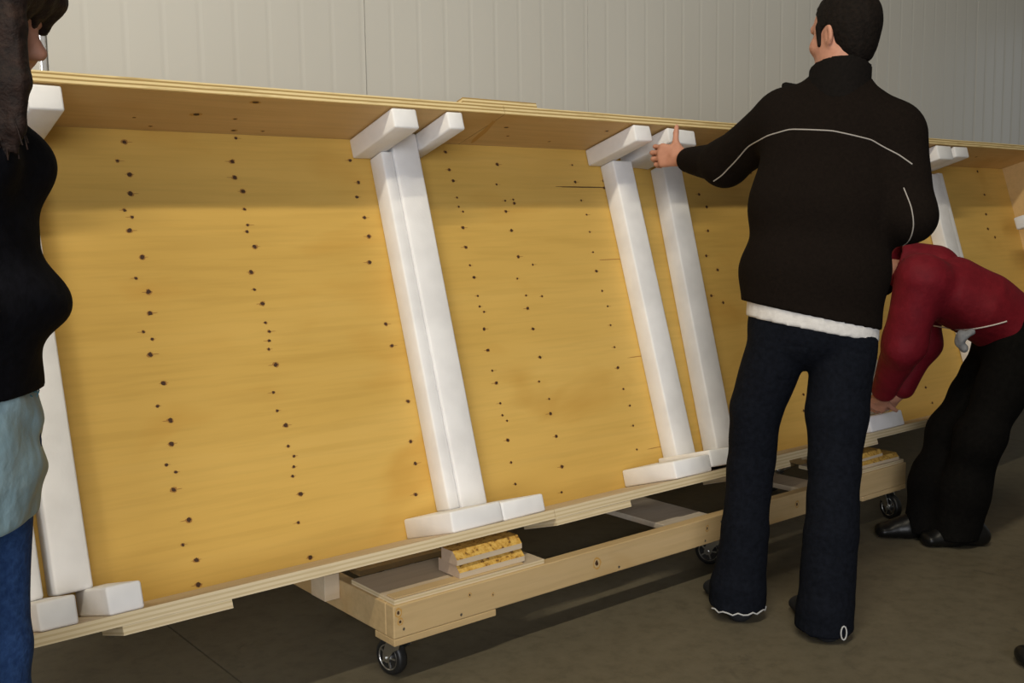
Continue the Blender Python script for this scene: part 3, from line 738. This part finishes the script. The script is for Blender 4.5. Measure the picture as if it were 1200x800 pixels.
# white tee below the jacket
F = Field((0.6, 2.8, 0.75), (1.15, 3.3, 1.1), 0.007)
F.chain([((0.884, 3.05, 1.05), (0.186, 0.128)), ((0.876, 3.05, 0.80), (0.191, 0.134))], 0.02, sdv)
F.wrinkle(0.001, 26, 26, 16); F.cut((0.872, 3.05, 0.886), (-0.20, 0, -1)); F.cut((0, 0, 1.02), (0, 0, 1))
link('t_shirt', F.mesh('t_shirt', TEE, B1), man)
# jacket
F = Field((0.5, 2.75, 0.82), (1.32, 3.75, 1.72), 0.0065)
F.chain([((0.872, 3.05, 0.86), (0.200, 0.140)), ((0.886, 3.055, 1.05), (0.197, 0.138)), ((0.915, 3.07, 1.25), (0.198, 0.138)), ((0.935, 3.09, 1.40), (0.195, 0.130))], 0.05, sdv)
F.cap((0.83, 3.15, 1.49), (1.10, 3.065, 1.435), 0.082, 0.080, 0.06)
F.cap((0.955, 3.10, 1.49), (0.962, 3.105, 1.585), (0.130, 0.088), (0.082, 0.076), 0.06, sdv)
F.cap((0.835, 3.155, 1.53), (0.955, 3.11, 1.56), 0.055, 0.055, 0.05)
F.cap((0.99, 3.09, 1.545), (1.10, 3.065, 1.465), 0.062, 0.066, 0.05)
F.chain([((0.815, 3.16, 1.495), 0.084), (lel, 0.070), ((0.617, 3.635, 1.412), 0.043)], 0.04)
F.chain([((1.115, 3.055, 1.435), 0.086), (rel, 0.068), ((1.02, 3.175, 1.14), 0.05)], 0.04)
F.wrinkle(0.0014, 16, 16, 20, 0.7)
F.cut((0.872, 3.05, 0.925), (-0.225, 0, -1))
jk_me = F.mesh('jacket', FLEECE, B1); jk = link('jacket', jk_me, man)
F = Field((0.82, 2.92, 1.50), (1.14, 3.30, 1.72), 0.005)
F.cap((0.958, 3.095, 1.54), (0.968, 3.10, 1.67), (0.090, 0.084), (0.086, 0.086), 0.02, sdv)
F.cap((0.962, 3.105, 1.57), (0.975, 3.118, 1.74), (0.076, 0.076), (0.078, 0.080), 0.005, sdv, 'sub')
F.cut((0.968, 3.1, 1.632), (0.10, 0.34, 1)); F.cut((0.98, 3.1, 1.54), (0, 0, -1))
F.cap((0.835, 3.21, 1.600), (0.90, 3.20, 1.58), 0.014, 0.02, 0.02)
link('collar', F.mesh('collar', COLLAR, B1), man)
surf_line([jk_me], [(0.640, 2.9, 1.318), (0.672, 2.9, 1.345), (0.700, 2.9, 1.385), (0.722, 2.9, 1.425), (0.75, 2.9, 1.445), (0.801, 2.9, 1.458), (0.907, 2.9, 1.447), (1.012, 2.9, 1.420), (1.085, 2.9, 1.378), (1.12, 2.9, 1.350)], 0.0020, PIPING, 'back_piping', jk, B1)
surf_line([jk_me], [(1.093, 2.9, 1.285), (1.105, 2.9, 1.235), (1.113, 2.9, 1.18), (1.115, 2.9, 1.125)], 0.0018, PIPING, 'sleeve_piping', jk, B1)
# shoes
for h_, t_ in (((0.676, 3.045, 0), (0.645, 3.325, 0)), ((0.892, 2.882, 0), (0.885, 3.165, 0))):
    F = Field((min(h_[0], t_[0]) - 0.1, h_[1] - 0.08, -0.01), (max(h_[0], t_[0]) + 0.1, t_[1] + 0.08, 0.16), 0.005)
    shoe(F, h_, t_); link('shoe', F.mesh('shoe', SHOE_DULL, B1), man)

# ---- the person in the red jacket, bending to the crate
B2 = (1.62, 3.82, 0.0)
hpn, hpf = (1.845, 3.73, 0.765), (1.875, 3.90, 0.755)
knn, knf = (1.672, 3.68, 0.415), (1.655, 3.88, 0.405)
ann, anf = (1.640, 3.765, 0.085), (1.555, 3.845, 0.085)
shn, shf = (1.475, 3.72, 0.985), (1.585, 4.00, 0.965)
eln, elf = (1.425, 3.77, 0.745), (1.610, 4.06, 0.715)
wrn, wrf = (1.425, 3.98, 0.530), (1.540, 4.10, 0.520)
F = Field((1.10, 3.50, -0.01), (2.1, 4.35, 1.25), 0.0055)
sd2 = (0.3, 0.95, 0)
F.chain([((1.86, 3.815, 0.78), (0.14, 0.10)), ((1.70, 3.82, 0.895), (0.13, 0.09)), ((1.54, 3.85, 0.97), (0.15, 0.09))], 0.05, sd2)
F.cap(shn, shf, 0.05, 0.05, 0.05)
F.chain([(hpn, 0.08), (knn, 0.052), (ann, 0.036)], 0.03); F.chain([(hpf, 0.08), (knf, 0.052), (anf, 0.036)], 0.03)
F.chain([(shn, 0.045), (eln, 0.038), (wrn, 0.026)], 0.02); F.chain([(shf, 0.045), (elf, 0.038), (wrf, 0.026)], 0.02)
F.cap((1.52, 3.86, 0.98), (1.37, 3.92, 1.01), 0.055, 0.05, 0.03)
rface = nrm((-0.75, 0.35, -0.62))
P2, A2 = head(F, (1.300, 3.95, 1.000), rface, (-0.65, 0.2, 0.75), sc=0.97)
hand(F, wrn, (-0.05, 0.62, -0.70), (-0.35, -0.72, -0.45), (1, 0, 0), (0.5, 0.7, 0.5), sc=0.92)
hand(F, wrf, (-0.45, 0.30, -0.80), (0.55, -0.75, -0.1), (-1, 0, 0), (0.5, 0.7, 0.5), sc=0.92)
F.cap((ann[0] + 0.02, ann[1] - 0.015, 0.05), (ann[0] - 0.09, ann[1] - 0.02, 0.03), 0.024, 0.018, 0.01); F.cap((anf[0], anf[1] + 0.005, 0.05), (anf[0] - 0.12, anf[1] + 0.012, 0.03), 0.024, 0.018, 0.01)
redp = place_person(F.mesh('person', SKIN, B2), B2)
tag(redp, 'person in red jacket and black trousers bending down to the crate', 'person')
eyes(P2, B2, redp)
F = Field((1.15, 3.75, 0.85), (1.55, 4.12, 1.25), 0.005)
F.ell(P2(-0.014, 0, 0.034), (0.104, 0.086, 0.10), A2, 0.01); F.ell(P2(-0.055, 0, -0.04), (0.065, 0.085, 0.10), A2, 0.03)
F.cut(P2(0.045, 0, 0.03), rface - np.array(A2[2]) * 0.5)
link('hair', F.mesh('hair', HAIR, B2), redp)
F = Field((1.40, 3.55, 0.0), (2.1, 4.08, 0.95), 0.0075)
F.cap((1.865, 3.815, 0.77), (1.84, 3.815, 0.74), (0.165, 0.125), (0.165, 0.125), 0.04, sd2)
F.chain([(hpn, 0.105), (knn, 0.077), ((1.65, 3.735, 0.22), 0.083), ((1.630, 3.755, 0.05), 0.086)], 0.05)
F.chain([(hpf, 0.105), (knf, 0.076), ((1.585, 3.855, 0.22), 0.080), ((1.560, 3.85, 0.05), 0.084)], 0.05)
F.wrinkle(0.002, 22, 22, 30); F.cut((0, 0, 0.028), (0, 0, -1))
link('trousers', F.mesh('trousers', BLACK, B2), redp)
F = Field((1.25, 3.50, 0.45), (2.1, 4.25, 1.20), 0.0065)
F.chain([((1.855, 3.815, 0.785), (0.175, 0.130)), ((1.72, 3.815, 0.880), (0.165, 0.115)), ((1.62, 3.83, 0.935), (0.165, 0.112)), ((1.535, 3.85, 0.968), (0.155, 0.098))], 0.05, sd2)
F.cap(shn, shf, 0.066, 0.066, 0.05)
F.chain([((1.462, 3.72, 0.985), 0.092), (eln, 0.072), ((1.425, 3.955, 0.555), 0.050)], 0.04); F.chain([(shf, 0.080), (elf, 0.064), ((1.546, 4.095, 0.54), 0.048)], 0.04)
F.wrinkle(0.0020, 24, 24, 24, 1.9)
hd = nrm((0.80, 0.0, -0.60))
F.cut((1.90, 3.815, 0.685), (0.62, 0, -0.78))
rj_me = F.mesh('jacket', RED, B2); rj = link('jacket', rj_me, redp)
F = Field((1.35, 3.65, 0.90), (1.70, 4.05, 1.22), 0.005)
F.cap((1.56, 3.86, 1.005), (1.42, 3.90, 1.035), 0.098, 0.088, 0.02); F.cap((1.46, 3.88, 1.03), (1.30, 3.93, 1.04), 0.068, 0.076, 0.004, None, 'sub')
F.cut((1.425, 3.88, 1.05), (-0.90, 0.1, 0.35))
link('collar', F.mesh('collar', RED, B2), redp)
surf_line([rj_me], [(1.600, 3.6, 0.795), (1.65, 3.6, 0.812), (1.735, 3.6, 0.838)], 0.0026, PIPING_W, 'pocket_piping', rj, B2)
F = Field((1.50, 3.58, 0.66), (1.72, 3.85, 0.86), 0.005)
F.ell((1.590, 3.690, 0.765), (0.017, 0.026, 0.032), None, 0.01); F.ell((1.606, 3.69, 0.738), (0.017, 0.022, 0.018), None, 0.01); F.cap((1.60, 3.68, 0.78), (1.625, 3.67, 0.80), 0.014, 0.010, 0.01)
F.wrinkle(0.003, 60, 60, 60)
gl = link('pocket_glove', F.mesh('pocket_glove', GREYCLOTH, B2), redp); gl['label'] = 'crumpled grey glove sticking out of the pocket'
for h_, t_ in (((1.715, 3.745, 0), (1.475, 3.745, 0)), ((1.605, 3.85, 0), (1.345, 3.865, 0))):
    F = Field((t_[0] - 0.1, h_[1] - 0.1, -0.01), (h_[0] + 0.1, t_[1] + 0.1, 0.16), 0.005)
    shoe(F, h_, t_); link('shoe', F.mesh('shoe', SHOE, B2), redp)

# ---- the woman in black at the left edge, in profile
B3 = (-0.87, 1.66, 0.0)
F = Field((-1.25, 1.30, -0.01), (-0.58, 2.05, 1.70), 0.0065)
sd3 = (0, 1, 0)
F.chain([((-0.885, 1.66, 0.90), (0.13, 0.08)), ((-0.87, 1.66, 1.06), (0.12, 0.085)), ((-0.865, 1.66, 1.28), (0.135, 0.09))], 0.05, sd3)
F.cap((-0.875, 1.52, 1.37), (-0.875, 1.80, 1.37), 0.045, 0.045, 0.05)
F.cap((-0.872, 1.66, 1.34), (-0.85, 1.66, 1.48), 0.05, 0.048, 0.03)
for s in (-1, 1):
    F.chain([((-0.89, 1.66 + s * 0.08, 0.86), 0.062), ((-0.895, 1.66 + s * 0.08, 0.46), 0.045), ((-0.895, 1.66 + s * 0.085, 0.08), 0.036)], 0.02)
    F.cap((-0.885, 1.66 + s * 0.085, 0.05), (-0.76, 1.66 + s * 0.1, 0.03), 0.026, 0.022, 0.02)
    sh = (-0.875, 1.66 + s * 0.16, 1.37); el = (-0.925, 1.66 + s * 0.19, 1.12); wr = (-0.80, 1.66 + s * 0.115, 1.08)
    F.chain([(sh, 0.042), (el, 0.036), (wr, 0.024)], 0.02)
    hand(F, wr, (0.55, -s * 0.8, -0.1), (0.8, s * 0.5, 0.2), (0, 0, 1), (0.3, 0.4, 0.3), sc=0.85)
wface = nrm((0.93, 0.05, -0.22))
P3, A3 = head(F, (-0.800, 1.66, 1.522), wface, (0.2, 0, 1), sc=0.95)
wom = place_person(F.mesh('person', SKIN, B3), (B3[0] - 0.022, B3[1], 0))
tag(wom, 'woman with long dark hair in black jacket at the left edge', 'person')
eyes(P3, B3, wom)
F = Field((-1.10, 1.42, 1.20), (-0.60, 1.92, 1.70), 0.005)
F.ell(P3(-0.018, 0, 0.036), (0.112, 0.092, 0.100), A3, 0.01)
F.cut(P3(0.062, 0, 0.03), wface - np.array(A3[2]) * 0.75)
F.ell((-0.745, 1.64, 1.590), (0.078, 0.085, 0.050), None, 0.03)
for y0 in (1.585, 1.62, 1.66, 1.70):
    F.cap((-0.735, y0, 1.590), (-0.700, y0, 1.560), 0.030, 0.022, 0.02); F.cap((-0.700, y0, 1.560), (-0.714, y0, 1.520), 0.022, 0.012, 0.02)
for i in range(13):
    u_ = i / 12; jj = random.uniform(-0.006, 0.006); L = lambda a_, b_: a_ + (b_ - a_) * u_
    F.chain([((L(-0.89, -0.715), 1.590, 1.60), 0.024), ((L(-0.915, -0.706), 1.574 + jj, 1.50), 0.020), ((L(-0.925, -0.700) + jj, 1.572 - jj, 1.42), 0.018),
             ((L(-0.93, -0.708) - jj, 1.574 + jj, 1.355), 0.012), ((L(-0.935, -0.712) + jj, 1.578, L(1.22, 1.315) + jj), 0.004)], 0.012)
F.chain([((-0.84, 1.742, 1.58), (0.07, 0.030)), ((-0.84, 1.748, 1.45), (0.06, 0.026)), ((-0.835, 1.75, 1.36), (0.03, 0.018))], 0.02, (1, 0, 0))
F.chain([(P3(-0.06, 0, 0.0), 0.07), ((-0.90, 1.66, 1.42), 0.075), ((-0.935, 1.66, 1.28), 0.05)], 0.03)
F.wrinkle(0.0010, 130, 130, 12)
link('hair', F.mesh('hair', HAIR2, B3), wom)
for k in range(14):
    y = 1.575 + random.uniform(-0.015, 0.015); x = -0.715 + random.uniform(-0.02, 0.015)
    pts = [(x - 0.03 - B3[0], y - B3[1], 1.44), (x - 0.006 - B3[0], y - B3[1], 1.39), (x + random.uniform(-0.01, 0.012) - B3[0], y - B3[1], 1.335 - random.uniform(0, 0.03))]
    tube('hair_strand', pts, 0.0012, HAIR2, wom)
F = Field((-1.15, 1.30, 0.0), (-0.62, 2.02, 1.0), 0.0075)
F.cap((-0.885, 1.66, 0.93), (-0.885, 1.66, 0.84), (0.165, 0.108), (0.165, 0.112), 0.03, sd3)
for s in (-1, 1):
    F.chain([((-0.890, 1.66 + s * 0.080, 0.84), 0.092), ((-0.895, 1.66 + s * 0.080, 0.47), 0.066), ((-0.895, 1.66 + s * 0.085, 0.05), 0.070)], 0.03)
F.wrinkle(0.002, 22, 22, 30); F.cut((0, 0, 0.02), (0, 0, -1))
link('jeans', F.mesh('jeans', DENIM_BLUE, B3), wom)
F = Field((-1.20, 1.30, 0.85), (-0.60, 2.06, 1.48), 0.0065)
F.chain([((-0.875, 1.66, 0.92), (0.175, 0.120)), ((-0.865, 1.66, 1.08), (0.155, 0.112)), ((-0.865, 1.66, 1.20), (0.150, 0.112)), ((-0.865, 1.66, 1.34), (0.150, 0.098))], 0.05, sd3)
for s in (-1, 1): F.ell((-0.788, 1.66 + s * 0.07, 1.308), (0.062, 0.070, 0.058), None, 0.05)
F.cap((-0.872, 1.52, 1.375), (-0.872, 1.80, 1.375), 0.060, 0.060, 0.05)
F.cap((-0.87, 1.66, 1.36), (-0.862, 1.66, 1.425), 0.085, 0.070, 0.03)
F.ell((-0.775, 1.68, 1.085), (0.068, 0.13, 0.055), None, 0.05)
for s in (-1, 1):
    sh = (-0.875, 1.66 + s * 0.16, 1.37); el = (-0.925, 1.66 + s * 0.19, 1.12); wr = (-0.80, 1.66 + s * 0.13, 1.085)
    F.chain([(sh, 0.062), (el, 0.058), (wr, 0.050)], 0.03)
F.wrinkle(0.0022, 22, 22, 26, 0.4)
F.cut((0, 0, 0.938), (0.0, 0.0, -1))
link('jacket', F.mesh('jacket', NAVYBLK, B3), wom)
F = Field((-1.15, 1.32, 0.66), (-0.66, 2.02, 1.0), 0.006)
F.chain([((-0.888, 1.66, 0.965), (0.178, 0.112)), ((-0.888, 1.66, 0.90), (0.182, 0.117)), ((-0.890, 1.66, 0.80), (0.184, 0.118)), ((-0.892, 1.66, 0.755), (0.180, 0.112))], 0.03, sd3)
F.wrinkle(0.0030, 34, 34, 44, 1.0)
F.cut((0, 0, 0.722), (0, 0, -1)); F.cut((0, 0, 0.975), (0.0, 0, 1))
lw = link('blue_jacket', F.mesh('blue_jacket', SKY, B3), wom); lw['label'] = 'pale blue nylon jacket tied round the hips'
for k in range(7):
    y = 1.70 + 0.006 * k; x = -0.776 + random.uniform(-0.006, 0.004)
    tube('scarf_fringe', [(x - B3[0], y - B3[1], 0.955), (x + random.uniform(-0.005, 0.008) - B3[0], y + 0.003 - B3[1], 0.935), (x + random.uniform(-0.01, 0.01) - B3[0], y - B3[1], 0.925 + random.uniform(-0.008, 0.01))], 0.0012, TEAL, wom)
for s in (-1, 1):
    h_, t_ = (-0.945, 1.66 + s * 0.085, 0), (-0.70, 1.66 + s * 0.1, 0)
    F = Field((h_[0] - 0.1, h_[1] - 0.1, -0.01), (t_[0] + 0.1, t_[1] + 0.1, 0.16), 0.006)
    shoe(F, h_, t_); link('shoe', F.mesh('shoe', SHOE, B3), wom)

# ---- a bystander past the right edge, only the tip of one shoe in view
B4 = (1.60, 2.58, 0.0)
F = Field((1.25, 2.20, -0.01), (1.95, 2.98, 1.80), 0.008)
F.chain([((1.62, 2.58, 0.92), (0.15, 0.10)), ((1.62, 2.58, 1.14), (0.14, 0.095)), ((1.62, 2.58, 1.38), (0.16, 0.10))], 0.05, sd3)
F.cap((1.62, 2.42, 1.46), (1.62, 2.74, 1.46), 0.05, 0.05, 0.05); F.cap((1.62, 2.58, 1.44), (1.605, 2.58, 1.60), 0.055, 0.055, 0.03)
P4, A4 = head(F, (1.595, 2.58, 1.655), (-1, 0.15, -0.1), (0, 0, 1))
for s in (-1, 1):
    F.chain([((1.62, 2.58 + s * 0.09, 0.88), 0.085), ((1.60, 2.58 + s * 0.095, 0.48), 0.055), ((1.61, 2.58 + s * 0.1, 0.09), 0.04)], 0.03)
    F.chain([((1.62, 2.58 + s * 0.19, 1.45), 0.048), ((1.64, 2.58 + s * 0.235, 1.16), 0.04), ((1.58, 2.58 + s * 0.22, 0.92), 0.028)], 0.02)
    hand(F, (1.58, 2.58 + s * 0.22, 0.92), (-0.2, 0, -1), (0, s, 0), (-1, 0, 0), (0.3, 0.4, 0.3))
by = place_person(F.mesh('person', SKIN, B4), (B4[0] - 0.04, B4[1], 0))
tag(by, 'bystander past the right edge, only a black shoe tip in view', 'person')
eyes(P4, B4, by)
F = Field((1.45, 2.44, 1.50), (1.78, 2.72, 1.82), 0.006)
F.ell(P4(-0.014, 0, 0.034), (0.103, 0.083, 0.097), A4, 0.01); F.ell(P4(-0.05, 0, -0.025), (0.062, 0.072, 0.08), A4, 0.03)
F.cut(P4(0.04, 0, 0.04), (-1, 0.1, -0.55))
link('hair', F.mesh('hair', HAIR, B4), by)
F = Field((1.35, 2.30, 0.0), (1.9, 2.86, 1.05), 0.009)
F.cap((1.62, 2.58, 0.97), (1.62, 2.58, 0.86), (0.17, 0.115), (0.175, 0.12), 0.03, sd3)
for s in (-1, 1): F.chain([((1.62, 2.58 + s * 0.09, 0.86), 0.1), ((1.60, 2.58 + s * 0.095, 0.48), 0.075), ((1.61, 2.58 + s * 0.1, 0.05), 0.075)], 0.03)
F.cut((0, 0, 0.03), (0, 0, -1))
link('trousers', F.mesh('trousers', BLACK, B4), by)
F = Field((1.35, 2.22, 0.80), (1.9, 2.94, 1.60), 0.009)
F.chain([((1.62, 2.58, 0.92), (0.185, 0.13)), ((1.62, 2.58, 1.14), (0.175, 0.125)), ((1.62, 2.58, 1.40), (0.175, 0.115))], 0.05, sd3)
F.cap((1.62, 2.43, 1.46), (1.62, 2.73, 1.46), 0.07, 0.07, 0.05); F.cap((1.62, 2.58, 1.46), (1.61, 2.58, 1.54), 0.08, 0.07, 0.03)
for s in (-1, 1): F.chain([((1.62, 2.58 + s * 0.185, 1.45), 0.07), ((1.64, 2.58 + s * 0.235, 1.16), 0.06), ((1.585, 2.58 + s * 0.22, 0.94), 0.045)], 0.03)
F.cut((0, 0, 0.88), (0, 0, -1))
link('jacket', F.mesh('jacket', NAVYBLK, B4), by)
for s in (-1, 1):
    h_, t_ = (1.66, 2.58 + s * 0.1, 0), (1.36 if s > 0 else 1.375, 2.58 + s * 0.12, 0)
    F = Field((t_[0] - 0.1, h_[1] - 0.1, -0.01), (h_[0] + 0.1, h_[1] + 0.12, 0.16), 0.006)
    shoe(F, h_, t_); link('shoe', F.mesh('shoe', SHOE, B4), by)
